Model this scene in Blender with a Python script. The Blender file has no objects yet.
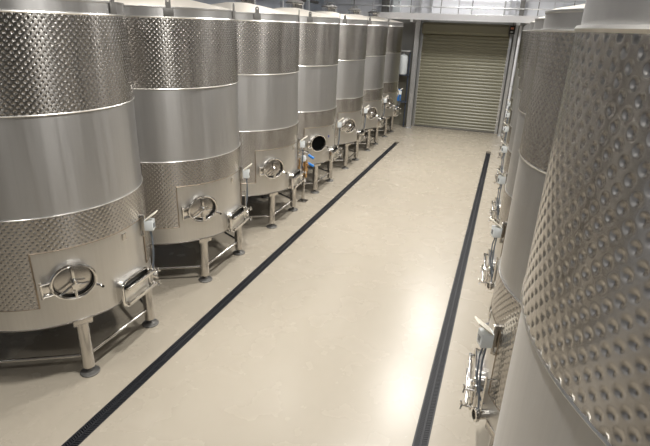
import bpy, bmesh, math, random
from mathutils import Vector, Matrix
random.seed(7)
PI = math.pi
S = bpy.context.scene
COL = S.collection
cos = lambda d: math.cos(math.radians(d))
sin = lambda d: math.sin(math.radians(d))

# ------------------------------------------------------------------ materials
def new_mat(name):
    m = bpy.data.materials.new(name); m.use_nodes = True
    nt = m.node_tree
    return m, nt, nt.nodes['Principled BSDF']

def simple(name, col, rough=.5, metal=0., noise=0., scale=8., bump=0., bscale=60., coat=0.):
    m, nt, b = new_mat(name)
    b.inputs['Base Color'].default_value = (*col, 1)
    b.inputs['Roughness'].default_value = rough
    b.inputs['Metallic'].default_value = metal
    b.inputs['Coat Weight'].default_value = coat
    tc = nt.nodes.new('ShaderNodeTexCoord')
    if noise:
        n = nt.nodes.new('ShaderNodeTexNoise'); n.inputs['Scale'].default_value = scale
        n.inputs['Detail'].default_value = 4
        nt.links.new(tc.outputs['Object'], n.inputs['Vector'])
        mx = nt.nodes.new('ShaderNodeMix'); mx.data_type = 'RGBA'
        mx.inputs['A'].default_value = (*[c * (1 - noise) for c in col], 1)
        mx.inputs['B'].default_value = (*[min(1, c * (1 + noise)) for c in col], 1)
        nt.links.new(n.outputs['Fac'], mx.inputs['Factor'])
        nt.links.new(mx.outputs['Result'], b.inputs['Base Color'])
    if bump:
        n2 = nt.nodes.new('ShaderNodeTexNoise'); n2.inputs['Scale'].default_value = bscale
        nt.links.new(tc.outputs['Object'], n2.inputs['Vector'])
        bp = nt.nodes.new('ShaderNodeBump'); bp.inputs['Strength'].default_value = bump
        bp.inputs['Distance'].default_value = .002
        nt.links.new(n2.outputs['Fac'], bp.inputs['Height'])
        nt.links.new(bp.outputs['Normal'], b.inputs['Normal'])
    return m

def brushed(name, col, r0, r1, aniso=0.):
    """steel sheet with faint vertical streaks in tone and gloss"""
    m, nt, b = new_mat(name)
    b.inputs['Metallic'].default_value = 1
    tc = nt.nodes.new('ShaderNodeTexCoord')
    mp = nt.nodes.new('ShaderNodeMapping'); mp.inputs['Scale'].default_value = (9, 9, .35)
    nt.links.new(tc.outputs['Object'], mp.inputs['Vector'])
    n = nt.nodes.new('ShaderNodeTexNoise'); n.inputs['Scale'].default_value = 1.6
    n.inputs['Detail'].default_value = 5
    nt.links.new(mp.outputs['Vector'], n.inputs['Vector'])
    mr = nt.nodes.new('ShaderNodeMapRange')
    mr.inputs['From Min'].default_value = .3; mr.inputs['From Max'].default_value = .7
    mr.inputs['To Min'].default_value = r0; mr.inputs['To Max'].default_value = r1
    nt.links.new(n.outputs['Fac'], mr.inputs['Value'])
    nt.links.new(mr.outputs['Result'], b.inputs['Roughness'])
    n2 = nt.nodes.new('ShaderNodeTexNoise'); n2.inputs['Scale'].default_value = 5
    n2.inputs['Detail'].default_value = 6
    nt.links.new(mp.outputs['Vector'], n2.inputs['Vector'])
    mx = nt.nodes.new('ShaderNodeMix'); mx.data_type = 'RGBA'
    mx.inputs['A'].default_value = (*[c * .94 for c in col], 1)
    mx.inputs['B'].default_value = (*[c * 1.05 for c in col], 1)
    nt.links.new(n2.outputs['Fac'], mx.inputs['Factor'])
    nt.links.new(mx.outputs['Result'], b.inputs['Base Color'])
    return m

def aniso(m, amount):
    """brushed round the tank: highlights stretch up and down"""
    nt = m.node_tree; b = nt.nodes['Principled BSDF']
    tg = nt.nodes.new('ShaderNodeTangent'); tg.direction_type = 'RADIAL'; tg.axis = 'Z'
    nt.links.new(tg.outputs['Tangent'], b.inputs['Tangent'])
    b.inputs['Anisotropic'].default_value = amount; b.inputs['Anisotropic Rotation'].default_value = .25
    return m

M = {}
M['plain'] = aniso(brushed('brushed_steel_sheet', (.50, .495, .49), .38, .46), .68)
M['lower'] = aniso(brushed('floor_lit_steel_sheet', (.66, .645, .62), .34, .42), .35)  # lower sheet of one shell, lighter and warmer for light off the floor
M['roof'] = simple('steel_roof_sheet', (.88, .83, .75), .5, 1)
M['bottom'] = simple('shade_darkened_mill_steel', (.16, .15, .14), .5, 1)  # unpolished underside, darkened to deepen the shade beneath the tanks
def jacket_mat():
    """bright pressed sheet with a horizontal grind: a sharp reflection under a vertically smeared one"""
    m = aniso(simple('dimpled_steel_sheet', (.53, .51, .485), .26, 1), 1)
    nt = m.node_tree; a = nt.nodes['Principled BSDF']; out = nt.nodes['Material Output']
    b = nt.nodes.new('ShaderNodeBsdfPrincipled'); b.inputs['Metallic'].default_value = 1
    b.inputs['Base Color'].default_value = (.45, .43, .405, 1); b.inputs['Roughness'].default_value = .08
    mx = nt.nodes.new('ShaderNodeMixShader'); mx.inputs[0].default_value = .4
    nt.links.new(a.outputs[0], mx.inputs[1]); nt.links.new(b.outputs[0], mx.inputs[2]); nt.links.new(mx.outputs[0], out.inputs['Surface'])
    return m
M['jacket'] = jacket_mat()
M['polish'] = simple('polished_steel', (.78, .76, .73), .13, 1)
M['satin'] = simple('satin_steel_tube', (.60, .575, .54), .27, 1)
M['plate'] = simple('bright_satin_plate', (.74, .72, .68), .3, 1)
M['weld'] = simple('heat_tinted_weld', (.36, .30, .24), .4, 1)
M['trim'] = simple('bright_weld_bead', (.88, .86, .82), .28, 1)
M['lug'] = simple('dull_grey_steel', (.22, .215, .205), .55, .8)
M['black'] = simple('black_rubber_and_shade', (.012, .012, .013), .5)  # rubber and housing black, also the painted shade in gaps
M['dark'] = simple('hollow_shade_black', (.006, .006, .006), .8)  # black base colour stands in for shade inside open hatch and pipes
M['cable'] = simple('dark_cable_sheath', (.13, .155, .19), .4)
M['whiteplastic'] = simple('pale_grey_plastic', (.72, .76, .78), .35)
M['cream'] = simple('cream_plastic', (.80, .76, .66), .4)
M['window'] = simple('smoked_window', (.10, .12, .14), .15)
M['blue'] = simple('blue_plastic', (.02, .20, .62), .4)
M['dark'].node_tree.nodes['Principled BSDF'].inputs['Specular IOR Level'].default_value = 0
M['sticker'] = simple('blue_sticker', (.03, .07, .42), .5)
M['brass'] = simple('brass_casting', (.62, .40, .20), .3, 1)
M['grate'] = simple('black_plastic_grate', (.011, .012, .016), .5)
M['sump'] = simple('drain_bottom', (.004, .004, .005), .7)
M['galv'] = simple('galvanised_steel', (.74, .75, .77), .30, .85, noise=.12, scale=14)
M['fascia'] = simple('aluminium_fascia', (.78, .78, .80), .35, .7, noise=.05, scale=3)
M['panelwhite'] = simple('white_insulated_panel', (.80, .81, .85), .45, noise=.02, scale=2)
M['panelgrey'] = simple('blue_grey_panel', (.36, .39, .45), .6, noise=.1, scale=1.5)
M['olive'] = simple('olive_painted_steel', (.225, .215, .155), .38, noise=.05, scale=3)
M['olivewall'] = simple('dark_olive_wall', (.20, .19, .15), .6, noise=.06, scale=3)  # dark olive, slightly mottled
M['greywall'] = simple('grey_painted_wall', (.30, .30, .29), .6, noise=.05, scale=2)
M['ceil'] = simple('grey_ceiling', (.36, .39, .45), .7)
M['darkwall'] = simple('darkened_wall_panel', (.20, .20, .20), .7)  # unseen walls, darkened so the steel jackets reflect less light
M['bluesheen'] = simple('dark_frame_blue_sheen', (.05, .065, .095), .35)  # dark frame, bluish reflections put into the base colour
M['redlens'] = simple('orange_lens', (.65, .22, .12), .4)

# floor: seamless resin, faintly orange-peeled, with faint cloudy wear
def floor_mat():
    m, nt, b = new_mat('beige_resin_floor')
    tc = nt.nodes.new('ShaderNodeTexCoord')
    n = nt.nodes.new('ShaderNodeTexNoise'); n.inputs['Scale'].default_value = .7; n.inputs['Detail'].default_value = 6
    nt.links.new(tc.outputs['Object'], n.inputs['Vector'])
    mx = nt.nodes.new('ShaderNodeMix'); mx.data_type = 'RGBA'
    mx.inputs['A'].default_value = (.375, .334, .270, 1); mx.inputs['B'].default_value = (.40, .357, .290, 1)
    nt.links.new(n.outputs['Fac'], mx.inputs['Factor'])
    nt.links.new(mx.outputs['Result'], b.inputs['Base Color'])
    n3 = nt.nodes.new('ShaderNodeTexNoise'); n3.inputs['Scale'].default_value = 2.2; n3.inputs['Detail'].default_value = 5
    nt.links.new(tc.outputs['Object'], n3.inputs['Vector'])
    mr = nt.nodes.new('ShaderNodeMapRange')
    mr.inputs['To Min'].default_value = .26; mr.inputs['To Max'].default_value = .285
    nt.links.new(n3.outputs['Fac'], mr.inputs['Value'])
    nt.links.new(mr.outputs['Result'], b.inputs['Roughness'])
    n2 = nt.nodes.new('ShaderNodeTexNoise'); n2.inputs['Scale'].default_value = 90; n2.inputs['Detail'].default_value = 0
    nt.links.new(tc.outputs['Object'], n2.inputs['Vector'])
    bp = nt.nodes.new('ShaderNodeBump'); bp.inputs['Strength'].default_value = .12; bp.inputs['Distance'].default_value = .0025
    nt.links.new(n2.outputs['Fac'], bp.inputs['Height'])
    nt.links.new(bp.outputs['Normal'], b.inputs['Normal'])
    return m
M['floor'] = floor_mat()

# ------------------------------------------------------------------ mesh helpers
def frame(th, r, z):
    """surface frame: a = tangent (to the right seen from outside), b = up, c = outward"""
    rad = Vector((cos(th), sin(th), 0)); tan = Vector((-sin(th), cos(th), 0)); up = Vector((0, 0, 1))
    m = Matrix((tan, up, rad)).transposed().to_4x4()
    m.translation = rad * r + up * z
    return m

class MB:
    def __init__(s, T=None):
        s.bm = bmesh.new(); s.T = T or Matrix.Identity(4)
        s.uv = None
    def _v(s, co): return s.bm.verts.new(s.T @ Vector(co))
    def box(s, c, size, rot=None, bev=0.):
        t = bmesh.new(); bmesh.ops.create_cube(t, size=1)
        for v in t.verts: v.co = Vector((v.co.x * size[0], v.co.y * size[1], v.co.z * size[2]))
        if bev: bmesh.ops.bevel(t, geom=list(t.edges), offset=bev, segments=2, affect='EDGES', profile=.5)
        R = (rot or Matrix.Identity(3)).to_4x4()
        s._merge(t, Matrix.Translation(c) @ R); return s
    def _merge(s, t, X):
        mp = {v: s._v(X @ v.co) for v in t.verts}
        for f in t.faces:
            try: s.bm.faces.new([mp[v] for v in f.verts])
            except ValueError: pass
        t.free()
    def tube(s, pts, r, n=10, closed=False, cap=True, rads=None):
        pts = [Vector(p) for p in pts]; N = len(pts); rings = []; u = None
        for i, p in enumerate(pts):
            if closed: d = pts[(i + 1) % N] - pts[i - 1]
            else: d = pts[min(i + 1, N - 1)] - pts[max(i - 1, 0)]
            d.normalize()
            if u is None:
                u = d.cross(Vector((0, 0, 1)))
                if u.length < .1: u = d.cross(Vector((1, 0, 0)))
            u = (u - d * u.dot(d)).normalized(); w = d.cross(u)
            rr = rads[i] if rads else r
            rings.append([s._v(p + (u * math.cos(2 * PI * k / n) + w * math.sin(2 * PI * k / n)) * rr) for k in range(n)])
        M_ = N if closed else N - 1
        for i in range(M_):
            A, B = rings[i], rings[(i + 1) % N]
            for k in range(n): s.bm.faces.new((A[k], A[(k + 1) % n], B[(k + 1) % n], B[k]))
        if not closed and cap:
            s.bm.faces.new(list(reversed(rings[0]))); s.bm.faces.new(rings[-1])
        return s
    def lathe(s, prof, n=48, a0=0, a1=360, uvR=None, ax=None):
        """prof: (r, z) list; around local z (or through matrix ax)"""
        full = abs(a1 - a0 - 360) < 1e-6
        cols = []; X = ax or Matrix.Identity(4)
        cnt = n if full else n + 1
        for i in range(cnt):
            a = a0 + (a1 - a0) * i / n
            cols.append([s._v(X @ Vector((r * cos(a), r * sin(a), z))) for r, z in prof])
        if uvR and not s.uv: s.uv = s.bm.loops.layers.uv.new('UVMap')
        for i in range(n):
            A, B = cols[i], cols[(i + 1) % cnt]
            for k in range(len(prof) - 1):
                try: f = s.bm.faces.new((A[k], B[k], B[k + 1], A[k + 1]))
                except ValueError: continue
                if uvR:
                    ua = math.radians(a0 + (a1 - a0) * i / n) * uvR; ub = math.radians(a0 + (a1 - a0) * (i + 1) / n) * uvR
                    for lp, q in zip(f.loops, ((ua, k), (ub, k), (ub, k + 1), (ua, k + 1))):
                        lp[s.uv].uv = (q[0], prof[q[1]][1])
        return s
    def disc(s, c, r, h, n=24, ax=None, bev=0):
        X = Matrix.Translation(c) @ (ax or Matrix.Identity(4))
        p = [(.0001, 0), (r, 0), (r, h), (.0001, h)] if not bev else [(.0001, 0), (r, 0), (r, h - bev), (r - bev, h), (.0001, h)]
        return s.lathe(p, n, ax=X)
    def prism(s, outline, z0, z1):
        A = [s._v((x, y, z0)) for x, y in outline]; B = [s._v((x, y, z1)) for x, y in outline]
        n = len(A)
        for i in range(n): s.bm.faces.new((A[i], A[(i + 1) % n], B[(i + 1) % n], B[i]))
        s.bm.faces.new(list(reversed(A))); s.bm.faces.new(B); return s
    def ringprism(s, outer, inner, z0, z1):
        n = len(outer)
        a, b = [[s._v((x, y, z)) for x, y in outer] for z in (z0, z1)]
        c, d = [[s._v((x, y, z)) for x, y in inner] for z in (z0, z1)]
        for i in range(n):
            j = (i + 1) % n
            for q in ((a[i], a[j], b[j], b[i]), (c[j], c[i], d[i], d[j]), (b[i], b[j], d[j], d[i]), (a[j], a[i], c[i], c[j])):
                s.bm.faces.new(q)
        return s
    def build(s, name, mat, parent=None, smooth=35, label=None):
        me = bpy.data.meshes.new(name)
        bmesh.ops.recalc_face_normals(s.bm, faces=list(s.bm.faces))
        s.bm.to_mesh(me); s.bm.free()
        me.materials.append(mat)
        if smooth:
            me.shade_smooth(); me.set_sharp_from_angle(angle=math.radians(smooth))
        o = bpy.data.objects.new(name, me); COL.objects.link(o)
        if parent: o.parent = parent
        if label: o['label'] = label
        return o

def ell(a, b, n=40, e=2.0, cx=0, cy=0):
    out = []
    for i in range(n):
        t = 2 * PI * i / n; c, q = math.cos(t), math.sin(t)
        out.append((cx + a * math.copysign(abs(c) ** (2 / e), c), cy + b * math.copysign(abs(q) ** (2 / e), q)))
    return out

def empty(name, loc, label, cat, group=None, rz=0):
    o = bpy.data.objects.new(name, None); COL.objects.link(o)
    o.location = loc; o.rotation_euler = (0, 0, rz); o.empty_display_size = .2
    o['label'] = label; o['category'] = cat
    if group: o['group'] = group
    return o
def struct(o): o['kind'] = 'structure'; return o
def copy_tree(o, parent=None):
    c = o.copy(); COL.objects.link(c); c.parent = parent
    for ch in list(o.children): copy_tree(ch, c)
    return c

# ------------------------------------------------------------------ the tank
R = 1.14
P_ = 2 * PI * R / 114      # dimple lattice pitch (114 dimples round the tank)
def dent(u, v):
    u = u / P_; v = v / P_
    def dd(o):
        a = (u + o) % 1 - .5; b = (v + o) % 1 - .5
        return math.hypot(a, b)
    d = min(dd(0), dd(.5)) / .27
    k = 1 if d >= 1 else max(0., (d - .12) / .88)
    return .0044 * k * k * (3 - 2 * k) - .00012 * math.cos(2 * PI * (u - .5)) * math.cos(2 * PI * (v - .5))
_dc = {}
def jacket(name, spans, parent, label):
    """spans: (first column, last column, z0, z1) on a grid of 12 cells per dimple"""
    NP = 12; NC = 114 * NP
    verts, faces = [], []
    for c0, c1, z0, z1 in spans:
        rows = round((z1 - z0) / (P_ / NP)); full = (c1 - c0 == NC); base = len(verts); nc = NC if full else c1 - c0 + 1
        zs = [z0] + [z0 + (z1 - z0) * k / rows for k in range(rows + 1)] + [z1]
        for i in range(nc):
            a = 2 * PI * (c0 + i) / NC; ca, sa = math.cos(a), math.sin(a)
            for k, z in enumerate(zs):
                if k in (0, len(zs) - 1): r = R - .001
                else:
                    key = ((c0 + i) % NP, round(z * 1e5))
                    h = _dc.get(key)
                    if h is None: h = _dc[key] = dent((c0 + i) * P_ / NP, z)
                    r = R + .0055 + h
                verts.append((r * ca, r * sa, z))
        n = len(zs)
        for i in range(NC if full else nc - 1):
            a = base + i * n; b = base + ((i + 1) % nc) * n
            for k in range(n - 1): faces.append((a + k, b + k, b + k + 1, a + k + 1))
    me = bpy.data.meshes.new(name); me.from_pydata(verts, [], faces); me.materials.append(M['jacket'])
    me.shade_smooth(); me.set_sharp_from_angle(angle=math.radians(60))
    o = bpy.data.objects.new(name, me); COL.objects.link(o); o.parent = parent; o['label'] = label
    return o
JM = []
def make_tank(open_door=False):
    t = bpy.data.objects.new('fermentation_tank', None); COL.objects.link(t)
    # plain shell with rolled rim
    MB().lathe([(R, .745), (R, 1.0), (R, 1.5), (R, 1.957)], 160).build('lower_shell', M['lower'], t)
    MB().lathe([(R, 1.957), (R, 3.0), (R, 3.915), (R + .006, 3.922), (R + .006, 3.934), (R - .012, 3.938)], 160).build('shell', M['plain'], t)
    MB().lathe([(R - .013, 3.936), (R - .05, 3.95), (.6, 4.04), (.21, 4.112), (.0001, 4.118)], 96).build('roof', M['roof'], t, label='shallow conical steel roof')
    MB().lathe([(R, .746), (R - .012, .722), (R - .06, .705), (.5, .585), (.12, .51), (.0001, .505)], 96).build('tank_bottom', M['bottom'], t)
    # jackets
    deg = 114 * 12 / 360
    if JM:
        for nm, me, lb in JM:
            o = bpy.data.objects.new(nm, me); COL.objects.link(o); o.parent = t; o['label'] = lb
    else:
        a = jacket('upper_jacket', [(0, 1368, 2.945, 3.807)], t, 'upper band of dimpled steel')
        c0, c1 = round(22 * deg), round(311.5 * deg)
        b = jacket('lower_jacket', [(0, 1368, 1.60, 1.956), (c0, c1, .99, 1.60)], t, 'lower band of dimpled steel stepped around the hatch plate')
        JM.extend([(o.name, o.data, o['label']) for o in (a, b)])
    # bright beads and heat-tinted weld line
    def bead(z, rr=.006, r=R + .006, mat='trim', a0=0, a1=360, n=120):
        b = MB(); pts = [(r * cos(a0 + (a1 - a0) * i / n), r * sin(a0 + (a1 - a0) * i / n), z) for i in range(n + (a1 - a0 < 360))]
        b.tube(pts, rr, 6, closed=(a1 - a0 == 360)); return b.build('weld_bead', M[mat], t)
    bead(3.812, .010); bead(2.941, .008); bead(1.961, .006); bead(.742, .005, R + .001, 'satin')
    b = MB()
    arc = lambda a0, a1, z, n: [((R + .006) * cos(a0 + (a1 - a0) * i / n), (R + .006) * sin(a0 + (a1 - a0) * i / n), z) for i in range(n + 1)]
    b.tube(arc(-48.7, 22.2, 1.597, 40), .0075, 6)
    b.tube([((R + .006) * cos(-48.7), (R + .006) * sin(-48.7), z) for z in (.985, 1.3, 1.6)], .009, 6)
    b.tube([((R + .006) * cos(22.2), (R + .006) * sin(22.2), z) for z in (.985, 1.3, 1.6)], .009, 6)
    b.tube(arc(22.2, 311.3, .986, 110), .0075, 6)
    b.build('weld_bead', M['weld'], t, label='brown heat-tinted weld line around the hatch plate')
    # neck on the roof
    nk = MB(Matrix.Translation((0, .3, 0)))
    nk.lathe([(.2, 4.05), (.2, 4.20), (.215, 4.205), (.215, 4.225), (.19, 4.23)], 40)
    nko = nk.build('roof_neck', M['polish'], t, label='polished round hatch neck on the roof')
    l = MB(Matrix.Translation((0, .3, 0))); l.lathe([(.225, 4.23), (.225, 4.245), (.14, 4.285), (.0001, 4.30)], 40); l.tube([(-.08, 0, 4.29), (-.08, 0, 4.34), (.08, 0, 4.34), (.08, 0, 4.29)], .012, 8)
    l.build('neck_lid', M['lug'], nko)
    # lifting lugs
    for th in (-44.7, 15.5, 135, 195):
        T = frame(th, R + .006, 3.87); lb = MB(T)
        lb.box((0, 0, 0), (.125, .115, .008), bev=.002)
        out = [(-.032, .05), (.032, .05), (.032, .13)] + [(.032 * cos(a), .13 + .032 * sin(a)) for a in range(15, 180, 15)] + [(-.032, .13)]
        k = len(out); inn = [(.011 * math.cos(math.atan2(y - .13, x)), .13 + .011 * math.sin(math.atan2(y - .13, x))) for x, y in out]
        lb.ringprism(out, inn, -.004, .006)
        lb.build('lifting_lug', M['lug'], t, 30)
    # legs, feet, braces
    L = []
    for th in (-30, 30, 90, 150, 210, 270):
        x, y = 1.07 * cos(th), 1.07 * sin(th); L.append((x, y))
        leg = MB().lathe([(.0001, .085), (.06, .085), (.065, .09), (.065, .78), (.0001, .78)], 24, ax=Matrix.Translation((x, y, 0))).build('leg', M['satin'], t)
        sd = MB(frame(th, R + .004, .715)); n = 8
        sd.box((0, 0, 0), (.20, .075, .012), bev=.003); sd.build('saddle_plate', M['satin'], leg)
        ft = MB(Matrix.Translation((x, y, 0)))
        ft.lathe([(.0001, .001), (.105, .001), (.108, .012), (.10, .022), (.05, .028), (.028, .04), (.022, .045), (.022, .088), (.0001, .088)], 28)
        ft.build('foot', M['lug'], leg, label='round dark levelling foot')
    for i in range(6):
        a, c = Vector((*L[i], .235)), Vector((*L[(i + 1) % 6], .235)); d = (c - a).normalized() * .064
        MB().tube([a + d, c - d], .019, 10).build('brace', M['satin'], t)
    # front oval hatch (manway)
    T = frame(-31.5, R, 1.237)
    mh = MB(T); mh.ringprism(ell(.222, .192), ell(.206, .176), -.03, .05)
    mh.tube([(x, y, .052) for x, y in ell(.216, .186)], .016, 8, closed=True)
    mw = mh.build('manway', M['polish'], t, label='polished oval hatch collar')
    MB(T).prism(ell(.203, .173), .006, .010).build('opening', M['dark'] if open_door else M['black'], mw)  # open hatch: black sheet stands in for the unlit interior
    if not open_door:
        d = MB(T @ Matrix.Translation((-.006, .006, .0)))
        rings = [(1, .012), (.97, .022), (.9, .026), (.6, .034), (.3, .038), (.02, .040)]
        vs = [[d._v((x * k, y * k, zz)) for x, y in ell(.193, .164)] for k, zz in rings]
        for A, B in zip(vs, vs[1:]):
            for i in range(len(A)): d.bm.faces.new((A[i], A[(i + 1) % len(A)], B[(i + 1) % len(A)], B[i]))
        d.build('hatch_door', M['satin'], mw, 60)
        y = MB(T)
        y.box((0, .09, .062), (.028, .20, .016), bev=.003); y.box((0, -.1, .062), (.02, .19, .012), bev=.003)
        y.lathe([(.03, .03), (.034, .085), (.02, .10), (.0001, .10)], 20)
        y.tube([(-.16, -.11, .078), (-.05, -.035, .088), (.0, 0, .09)], .013, 8)
        y.tube([(.0, 0, .09), (.075, -.025, .088), (.13, -.03, .078)], .011, 8)
        y.build('yoke', M['polish'], mw, label='polished clamp yoke across the hatch door')
        w = MB(T @ Matrix.Translation((0, -.03, .10)))
        w.prism([(.05 * cos(a) * (1 if i % 2 else .55), .05 * sin(a) * (1 if i % 2 else .55)) for i, a in enumerate(range(0, 360, 30))], 0, .022)
        w.tube([(0, .07, .01), (0, -.13, .01)], .008, 8)
        w.build('clamp_knob', M['polish'], mw)
    h = MB(T)
    h.tube([(-.205, .055, .045), (-.31, .05, .05)], .014, 8); h.tube([(-.205, -.085, .045), (-.30, -.085, .05)], .016, 8)
    h.tube([(-.305, .075, .045), (-.305, -.11, .045)], .015, 8); h.box((-.262, -.02, .02), (.07, .12, .04), bev=.004)
    h.build('hinge', M['polish'], mw)
    v = MB(T)
    v.tube([(.205, -.10, .03), (.245, -.115, .05), (.262, -.122, .075)], .017, 10)
    v.tube([(.262, -.14, .075), (.262, -.10, .075)], .012, 8)
    vo = v.build('sample_valve', M['polish'], t)
    MB(T).disc((.264, -.125, .078), .014, .012).build('valve_bore', M['black'], vo)  # black disc stands in for shade inside the valve
    # side door with its clamp bars
    T = frame(3.5, R, .862)
    sd = MB(T); sd.ringprism(ell(.25, .168, 48, 5), ell(.232, .15, 48, 5), -.05, .048)
    sd.tube([(x, y, .052) for x, y in ell(.244, .162, 48, 5)], .016, 8, closed=True)
    so = sd.build('drain_door', M['polish'], t, label='polished rectangular hatch low on the side')
    MB(T).prism(ell(.232, .15, 48, 5), .012, .02).build('opening', M['black'], so)  # black sheet stands in for shade in the hatch slot
    p = MB(T); p.box((.0, -.035, .045), (.43, .19, .03), bev=.008); p.build('door_plate', M['plate'], so)
    for yy, ln in ((.075, .34), (-.1, .34)):
        c = MB(T); c.box((.05, yy, .10), (.52, .04, .03), bev=.008)
        c.box((-.19, yy, .075), (.03, .03, .04), bev=.004); c.box((.20, yy, .075), (.03, .03, .04), bev=.004)
        co = c.build('clamp_bar', M['polish'], so)
        k = MB(T @ Matrix.Translation((.31, yy, .10)))
        k.tube([(0, 0, -.05), (0, 0, .045)], .010, 8)
        for a in (90, 210, 330): k.tube([(0, 0, .04), (.04 * cos(a), .04 * sin(a), .05)], .008, 8)
        k.build('wing_knob', M['polish'], co)
    c = MB(T); c.tube([(.285, -.15, .065), (.285, .15, .065)], .011, 8); c.box((.268, .0, .035), (.05, .22, .03), bev=.004); c.build('hinge_rod', M['polish'], so)
    # outlet pipe under the gauge
    T = frame(24, R, .80); o = MB(T)
    o.lathe([(.042, -.03), (.042, .09), (.058, .092), (.060, .105), (.058, .118), (.04, .12), (.038, .06)], 24)
    oo = o.build('outlet_pipe', M['polish'], t); MB(T).disc((0, 0, .055), .037, .004).build('pipe_bore', M['dark'], oo)
    # level gauge: housing with raised lid, conduit and cables
    T = frame(20.5, R, 1.53)
    g = MB(T); g.box((0, -.02, .105), (.105, .13, .10), bev=.008); go = g.build('gauge_box', M['whiteplastic'], t, label='pale grey plastic gauge box')
    a = Matrix.Rotation(math.radians(-38), 3, 'X')
    g = MB(T); g.box((0, .095, .135), (.115, .012, .16), rot=a, bev=.003); g.build('gauge_lid', M['cream'], go, label='cream lid flipped up')
    g = MB(T); g.box((.0, -.025, .156), (.05, .055, .003)); g.build('gauge_window', M['window'], go)
    g = MB(T); g.box((0, .0, .03), (.035, .20, .05), bev=.004); g.tube([(0, -.08, .03), (0, -.17, .03)], .014, 8)
    g.box((0, -.15, .018), (.07, .025, .03), bev=.003); g.build('bracket', M['satin'], go)
    g = MB(T); g.tube([(.03, -.08, .10), (.035, -.22, .11), (.03, -.42, .10), (.04, -.58, .085), (.035, -.70, .07)], .009, 8)
    g.tube([(-.01, -.08, .10), (-.015, -.20, .12), (.0, -.38, .12), (.015, -.52, .10), (.02, -.62, .06), (.0, -.68, .02)], .008, 8)
    g.build('cable', M['cable'], go)
    g = MB(T); g.tube([(.085, -.33, .07), (.085, -.70, .07), (.075, -.76, .05), (.055, -.76, .035)], .009, 8)
    g.tube([(.085, -.36, .07), (.085, -.36, .0)], .007, 6); g.build('conduit', M['polish'], go)
    # small plate under the jacket
    g = MB(frame(1.3, R, 1.515)); g.box((0, 0, .003), (.07, .075, .006), bev=.001); g.box((0, .0, .007), (.05, .05, .003)); g.build('name_plate', M['satin'], t)
    return t

GL = 'stainless steel wine tanks in the left row'; GR = 'stainless steel wine tanks in the right row'
LX, RX, Y1, DY = -4.93, 1.31, 4.055, 2.41
left_labels = [
 'nearest steel tank of the left row, cut off by the left edge of the photo',
 'second steel tank of the left row, just behind the cut-off one',
 'third steel tank of the left row, closed hatch, beside the brass valve stand',
 'steel tank with its round hatch standing open and black, blue sticker beside it',
 'steel tank of the left row just beyond the one with the open black hatch',
 'last but one steel tank of the left row, towards the roller door',
 'farthest steel tank of the left row, in front of the blue sign']
right_labels = [
 'huge nearest steel tank at the right edge of the photo, large dimples filling it',
 'second steel tank of the right row, its white-lidded gauge box sticking out over the floor',
 'third steel tank of the right row, a narrow strip behind the second',
 'fourth steel tank of the right row, a thin sliver with its fittings over the floor',
 'fifth steel tank of the right row, a thin sliver level with the far drain end',
 'sixth steel tank of the right row, third from the roller door',
 'seventh steel tank of the right row, last but one before the roller door',
 'farthest steel tank of the right row, next to the roller door guide']
proto = make_tank(); proto_open = make_tank(True)
st = MB(frame(-11, R + .001, 1.335)); st.prism(ell(.028, .028, 20), 0, .002); st.build('sticker', M['sticker'], proto_open, label='small round blue sticker')
first = True
for i, lab in enumerate(left_labels):
    if i == 3: t = proto_open
    elif first: t = proto; first = False
    else: t = copy_tree(proto)
    t.location = (LX, Y1 + DY * i, 0); t['label'] = lab; t['category'] = 'tank'; t['group'] = GL
for k, lab in enumerate(right_labels):
    t = copy_tree(proto); t.location = (RX, Y1 + DY * (k - 1), 0); t.rotation_euler = (0, 0, PI)
    t['label'] = lab; t['category'] = 'tank'; t['group'] = GR
    lugs = [c for c in t.children if c.name.startswith('lifting_lug')]
    bpy.data.objects.remove(lugs[1])

# ------------------------------------------------------------------ setting
YE, XL, XR, YB, ZC = 20.85, -7.6, 4.4, -4.5, 7.4
def slab(name, c, s, mat): return struct(MB().box(c, s).build(name, mat, smooth=0))
# floor with two slots left for the drains
dw = .15; DLX, DRX = -3.385, -.262
dz = .05; yd0, yd1 = -1.0, 17.4
fb = MB()
def fbox(x0, x1, y0, y1, z1=0, z0=-.1): fb.box(((x0 + x1) / 2, (y0 + y1) / 2, (z0 + z1) / 2), (x1 - x0, y1 - y0, z1 - z0))
xs = [XL - .2, DLX - dw / 2, DLX + dw / 2, DRX - dw / 2, DRX + dw / 2, XR + .2]
for i in range(0, 5, 2): fbox(xs[i], xs[i + 1], YB - .2, YE + .2)
for i in (1, 3):
    fbox(xs[i], xs[i + 1], YB - .2, yd0); fbox(xs[i], xs[i + 1], yd1, YE + .2); fbox(xs[i], xs[i + 1], yd0, yd1, -.07)
struct(fb.build('floor', M['floor'], smooth=0))
# end wall: grey lower part beside the door, white insulated panels above the walkway
slab('wall_end', ((XL + XR) / 2, YE + .1, 2.1), (XR - XL, .2, 4.2), M['greywall'])
up = struct(MB().box(((XL + XR) / 2, YE + .1, (4.2 + ZC) / 2), (XR - XL, .2, ZC - 4.2)).build('wall_end_upper', M['panelwhite'], smooth=0))
for x in (-6.3, -5.15, -4.0, -2.85, -1.7, -.55, .6, 1.75):
    MB().box((x, YE - .012, 5.75), (.03, .02, 3.1)).build('panel_joint', M['greywall'], up, 0)
slab('wall_left', (XL - .1, 8.1, ZC / 2), (.2, 26, ZC), M['panelgrey'])
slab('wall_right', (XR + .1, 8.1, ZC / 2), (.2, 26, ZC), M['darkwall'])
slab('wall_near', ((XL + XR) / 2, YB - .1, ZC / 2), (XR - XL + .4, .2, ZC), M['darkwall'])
slab('ceiling', ((XL + XR) / 2, 8.1, ZC + .1), (XR - XL + .4, 26, .2), M['ceil'])
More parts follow.
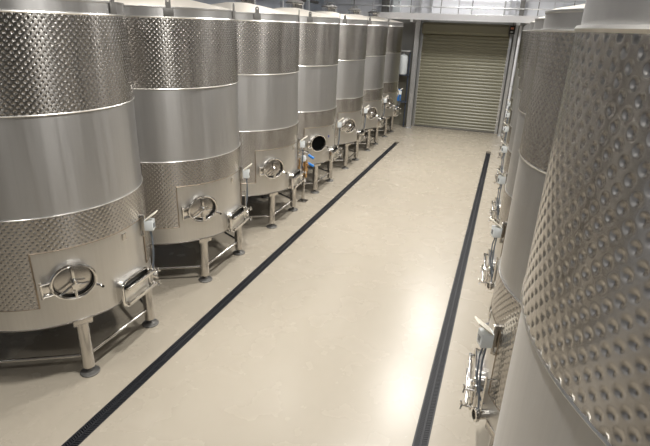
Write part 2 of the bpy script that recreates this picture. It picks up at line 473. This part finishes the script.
slab('wall_end_left', (-4.75, YE - .14, 1.0), (1.95, .08, 2.0), M['olivewall'])
# roller door
dr = struct(MB().box((-1.815, YE - .02, 1.8), (3.2, .03, 3.6)).build('door_1', M['olive'], smooth=0))
sl = MB()
pit = .119; n = int(3.6 / pit)
prof = []
for k in range(n):
    z0 = .02 + k * pit
    prof += [(z0, 0), (z0 + pit * .25, .022), (z0 + pit * .65, .026), (z0 + pit * .92, .004)]
A = [sl._v((-3.41, YE - .05 - d, z)) for z, d in prof]; B = [sl._v((-.22, YE - .05 - d, z)) for z, d in prof]
for i in range(len(A) - 1): sl.bm.faces.new((A[i], B[i], B[i + 1], A[i + 1]))
sl.build('door_slats', M['olive'], dr, 20)
MB().box((-1.815, YE - .06, .03), (3.19, .07, .06), bev=.008).build('bottom_bar', M['lug'], dr)
hd = MB(); T = [(YE - .04, 3.58), (YE - .34, 3.60), (YE - .42, 3.68), (YE - .42, 3.92), (YE - .34, 4.0), (YE - .04, 4.0)]
A = [hd._v((-3.42, y, z)) for y, z in T]; B = [hd._v((-.28, y, z)) for y, z in T]
for i in range(6): hd.bm.faces.new((A[i], A[(i + 1) % 6], B[(i + 1) % 6], B[i]))
hd.bm.faces.new(A); hd.bm.faces.new(B); hd.build('door_hood', M['olive'], dr, 30)
for x in (-3.46, -.17):
    g = MB(); g.box((x, YE - .07, 2.0), (.10, .10, 4.0), bev=.005); g.box((x + (.03 if x < -1 else -.03), YE - .13, 1.8), (.03, .05, 3.6)); g.build('door_guide', M['galv'], dr)
# door operator box
t = empty('door_operator', (-.16, YE - .55, 3.66), 'small black control unit hanging at the top right corner of the roller door', 'control box')
MB(Matrix.Translation((0, 0, 0))).box((0, 0, .17), (.19, .18, .30), bev=.015).build('housing', M['black'], t)
MB().box((-.01, -.095, .22), (.10, .01, .06), bev=.003).build('lens', M['redlens'], t, label='orange lens')
MB().box((-.01, -.095, .10), (.08, .01, .03), bev=.003).build('label_strip', M['whiteplastic'], t)
MB().box((0, .06, .36), (.05, .05, .12)).build('mount', M['lug'], t)
# steel columns either side of the door
def column(x, y, w, d, h, mat, lab):
    t = empty('steel_column', (x, y, 0), lab, 'column', None)
    c = MB(); f = w * .12
    c.box((0, -d / 2 + f / 2, h / 2 + .01), (w, f, h)); c.box((0, d / 2 - f / 2, h / 2 + .01), (w, f, h)); c.box((0, 0, h / 2 + .01), (f, d - f, h))
    c.build('shaft', mat, t, 0)
    MB().box((0, 0, .008), (w * 1.5, d * 1.4, .016), bev=.003).build('base_plate', mat, t)
    b = MB()
    for sx in (-1, 1):
        for sy in (-1, 1): b.disc((sx * w * .6, sy * d * .5, .016), .014, .02, 6)
    b.build('anchor_bolts', M['lug'], t)
column(-3.55, YE - .62, .16, .17, 4.1, M['galv'], 'galvanised steel column at the left side of the olive roller door')
column(-.02, YE - .40, .10, .14, 4.1, M['galv'], 'galvanised steel column at the right side of the roller door')
t = empty('downpipe', (.12, YE - .85, 0), 'white vertical pipe right of the roller door beside the far tank', 'pipe')
MB().tube([(0, 0, 0.002), (0, 0, 3.98)], .05, 16).build('pipe', M['panelwhite'], t)
b = MB()
for z in (.5, 1.9, 3.3): b.lathe([(.051, z), (.06, z), (.06, z + .03), (.051, z + .03)], 20)
b.build('pipe_clamp', M['galv'], t)

# ------------------------------------------------------------------ far walkway
cw = empty('catwalk', (0, 19.5, 4.0), 'raised aluminium walkway with pipe railing crossing above the roller door', 'walkway')
x0, x1 = -7.5, 4.3
MB().box(((x0 + x1) / 2, .62, .11), (x1 - x0, 1.24, .04)).build('deck', M['galv'], cw, 0)
f = MB(); f.box(((x0 + x1) / 2, -.02, .185), (x1 - x0, .03, .20), bev=.004); f.box(((x0 + x1) / 2, .0, .075), (x1 - x0, .08, .02)); f.build('fascia', M['fascia'], cw, 0)
for z in (.50, .80, 1.10):
    MB().tube([(x0, 0, z), (x1, 0, z)], .021, 10).build('rail', M['galv'], cw)
for z in (.80, 1.10):
    MB().tube([(x0, 1.15, z), (x1, 1.15, z)], .018, 8).build('rail', M['galv'], cw)
xx = -6.7
while xx < 4:
    MB().tube([(xx, 0, .29), (xx, 0, 1.10)], .019, 10).build('post', M['galv'], cw)
    MB().tube([(xx + .35, 1.15, .13), (xx + .35, 1.15, 1.10)], .017, 8).build('post', M['galv'], cw)
    xx += 1.55
for x in (-6.6, -3.66, .02, 3.4):
    MB().box((x, .55, .03), (.1, 1.3, .10)).build('bearer', M['galv'], cw, 0)
# uprights against the white panels
for x, w, m, lab in ((-4.95, .30, 'lug', 'dark narrow upright left of the pale panels above the walkway'), (-3.62, .13, 'galv', 'grey steel upright above the left door column'),
               (-3.2, .10, 'galv', 'slim grey steel upright just right of the left door column'), (.05, .16, 'lug', 'dark upright above the right door column'), (-.35, .06, 'galv', 'slim grey upright above the right door corner')):
    t = empty('wall_upright', (x, YE - .22, 4.13), lab, 'upright')
    u = MB(); u.box((0, 0, 1.6), (w, .10, 3.2)); u.box((0, -.06, 1.6), (w * .3, .04, 3.2)); u.build('rail', M[m], t, 0)
    b = MB()
    for z in (.35, .85, 1.6): b.box((-w * .5 - .06, -.03, z), (.14, .03, .03))
    b.build('arm', M['galv'], t, 0)
t = empty('electrical_cabinet', (-4.55, YE - .09, 4.32), 'pale grey wall cabinet above the walkway left of the door', 'cabinet')
MB().box((0, 0, .35), (.30, .12, .7), bev=.01).build('body', M['whiteplastic'], t)
MB().box((.10, -.07, .35), (.02, .02, .08)).build('handle', M['lug'], t)
# pipework on the left wall above the tanks
for k, (x, z, r, m, lab) in enumerate(((-7.25, 4.55, .05, 'lug', 'dark pipe on the left wall just above the tank tops'), (-7.2, 4.95, .035, 'galv', 'thin grey pipe high on the left wall'),
                             (-7.35, 5.35, .09, 'panelgrey', 'thick blue-grey duct highest on the left wall'))):
    t = empty('wall_pipe', (x, 6, z), lab, 'pipe')
    MB().tube([(0, -3, 0), (0, 13.2, 0)], r, 12).build('pipe', M[m], t)
    b = MB()
    for y in range(-2, 13, 2): b.box(((XL - x) / 2, y, 0), (abs(XL - x), .05, r * 1.2))
    b.build('pipe_bracket', M['galv'], t, 0)
# drive motors / frames between roofs and wall
for k, y in enumerate((9.2, 13.1, 15.4, 17.6)):
    t = empty('cable_post', (-7.0, y, 0), ['grey post behind the third tank of the left row', 'grey post behind the fifth tank of the left row', 'grey post behind the sixth tank of the left row', 'grey post behind the farthest tank of the left row'][k], 'post', 'grey posts along the left wall')
    MB().box((0, 0, 2.6), (.10, .10, 5.2)).build('shaft', M['galv'], t, 0)
    MB().box((.25, 0, 5.0), (.6, .06, .06)).build('arm', M['galv'], t, 0)

# ------------------------------------------------------------------ corner left of the door
t = empty('pipe_frame', (-4.22, YE - .55, 0), 'dark pipe frame with a bluish reflection tint standing in the corner left of the door', 'frame')
for x in (-.55, .45):
    MB().tube([(x, 0, 0.001), (x, 0, 2.95)], .028, 10).build('upright', M['bluesheen'], t)
for z, m in ((1.0, 'bluesheen'), (2.04, 'bluesheen'), (2.93, 'galv')):
    MB().box((-.05, .05, z), (1.06, .34, .045), bev=.006).build('shelf', M[m], t)
t = empty('buffer_vessel', (-4.0, YE - .55, 2.064), 'pale grey upright vessel on the upper shelf left of the door', 'vessel')
MB().lathe([(.0001, 0), (.14, 0), (.165, .05), (.165, .62), (.14, .70), (.05, .74), (.0001, .75)], 32).build('body', M['whiteplastic'], t)
MB().tube([(.0, 0, .74), (0, 0, .80)], .02, 8).build('valve', M['galv'], t)
t = empty('hanging_sign', (-4.04, YE - .80, 1.05), 'blue sign with white marks behind the farthest left tank', 'sign')
MB().box((0, 0, .24), (.22, .012, .46), bev=.003).build('board', M['blue'], t)
b = MB()
for z, w, dx in ((.40, .07, .03), (.33, .09, .02), (.17, .03, .06)): b.box((dx, -.008, z), (w, .004, .035))
b.build('white_marks', M['panelwhite'], t, 0)
MB().tube([(0, .008, .0), (0, .03, -.03)], .008, 6).build('hook', M['galv'], t)

# ------------------------------------------------------------------ valve stand between third and fourth tank
t = empty('valve_stand', (-4.03, 10.05, 0), 'steel post with brass valves and two blue levers between two left tanks', 'stand')
MB().box((0, 0, .008), (.20, .20, .016), bev=.004).build('base_plate', M['satin'], t)
MB().box((0, 0, .45), (.06, .06, .87), bev=.006).build('post', M['satin'], t)
b = MB(); b.tube([(-.06, -.07, .62), (-.06, -.07, 1.02)], .032, 12); b.tube([(.08, -.07, .60), (.08, -.07, 1.0)], .034, 12)
b.tube([(-.06, -.07, .68), (.08, -.07, .68)], .028, 10); b.tube([(-.06, -.07, .9), (.14, -.07, .9)], .030, 10)
for p in ((-.06, -.07, .80), (.08, -.07, .78), (.01, -.07, .9)): b.lathe([(.0001, -.04), (.052, -.035), (.052, .035), (.0001, .04)], 8, ax=Matrix.Translation(p))
b.build('brass_valves', M['brass'], t, label='brass valve bodies')
b = MB(); b.lathe([(.0001, 0), (.055, 0), (.06, .05), (.045, .11), (.0001, .12)], 20, ax=Matrix.Translation((.04, -.10, .98))); b.build('cap', M['whiteplastic'], t, label='white plastic cap')
for z, a in ((1.08, -25), (.90, -20)):
    b = MB(); b.box((.20, -.06, z), (.15, .05, .05), rot=Matrix.Rotation(math.radians(-a), 3, 'Y'), bev=.012); b.build('lever', M['blue'], t, label='blue lever')
b = MB(); b.tube([(-.25, 0, 1.06), (-.12, 0, 1.16), (.10, 0, 1.16), (.14, -.03, 1.10)], .020, 10); b.tube([(-.25, 0, 1.06), (-.26, 0, .9)], .020, 10)
b.box((0, 0, .95), (.05, .05, .30)); b.build('steel_pipe', M['polish'], t)

# ------------------------------------------------------------------ floor drains
def grate_mesh():
    g = MB(); L, W = .5, dw - .006
    g.box((-W / 2 + .006, 0, 0), (.012, L - .004, .02)); g.box((W / 2 - .006, 0, 0), (.012, L - .004, .02)); g.box((0, 0, 0), (.012, L - .004, .02))
    n = 20
    for i in range(n):
        y = -L / 2 + (i + .5) * L / n
        for sx in (-1, 1):
            g.box((sx * .035, y, -.001), (.062, .014, .018), rot=Matrix.Rotation(math.radians(22 * sx), 3, 'Z'))
    return g
proto_g = None
for x, lab, ye in ((DLX, 'long narrow black floor drain along the left row of tanks', 17.33), (DRX, 'long narrow black floor drain along the right row of tanks', 17.4)):
    t = empty('floor_drain', (x, yd0, -.07), lab, 'drain', 'floor drains')
    ch = MB(); Ld = yd1 - yd0
    for sx in (-1, 1): ch.box((sx * (dw / 2 - .0015), Ld / 2, .0345), (.003, Ld - .002, .069))
    ch.box((0, Ld / 2, .002), (dw - .008, Ld - .004, .004)); ch.build('channel', M['sump'], t, 0)
    k = 0
    while (k + 1) * .5 <= Ld + .01:
        if proto_g is None:
            o = proto_g = grate_mesh().build('grate', M['grate'], t, 0)
        else:
            o = proto_g.copy(); COL.objects.link(o); o.parent = t
        o.location = (0, .25 + k * .5, .059); k += 1

# ------------------------------------------------------------------ light
def area(name, loc, sx, sy, p, col=(1, .97, .92), rot=(0, 0, 0), spread=180):
    l = bpy.data.lights.new(name, 'AREA'); l.shape = 'RECTANGLE'; l.size = sx; l.size_y = sy; l.energy = p; l.color = col; l.spread = math.radians(spread)
    o = bpy.data.objects.new(name, l); COL.objects.link(o); o.location = loc; o.rotation_euler = rot; return o
for y in (-2, 3.5, 8.3, 12.4, 16.5):
    area('high_bay_lamp', (-1.55, y, 6.9), .12, .8, 90 if y < 0 else 215, spread=150)
for y in (1, 6, 11, 16):  # unseen lights over both tank rows, added to brighten the cone roofs
    area('row_fill', (-5.0, y, 7.0), .12, 1.2, 34, spread=130)
    area('row_fill', (2.2, y, 7.0), .3, 1.2, 30)
W = bpy.data.worlds.new('world'); S.world = W; W.use_nodes = True
W.node_tree.nodes['Background'].inputs[0].default_value = (.5, .5, .5, 1)
W.node_tree.nodes['Background'].inputs[1].default_value = .05

area('end_wall_fill', (-1.5, 19.0, 7.0), 2.5, .25, 70)  # unseen, added to brighten the white panels of the end wall

# ------------------------------------------------------------------ camera
cam = bpy.data.cameras.new('camera'); co = bpy.data.objects.new('camera', cam); COL.objects.link(co)
Mr = ((0.94017959, 0.15537982, -0.3031822), (0.33902108, -0.33902108, 0.87757018), (0.03357154, -0.92785873, -0.37141773))
co.matrix_world = Matrix([[r[0], -r[1], -r[2], 0] for r in Mr] + [[0, 0, 0, 1]])
co.location = (0, 0, 3.8)
cam.sensor_width = 36; cam.lens = 497 / 650 * 36; cam.clip_start = .05
S.camera = co
S.view_settings.view_transform = 'Standard'; S.view_settings.look = 'None'; S.view_settings.gamma = 1
S.view_settings.use_curve_mapping = False
S.view_settings.exposure = .18
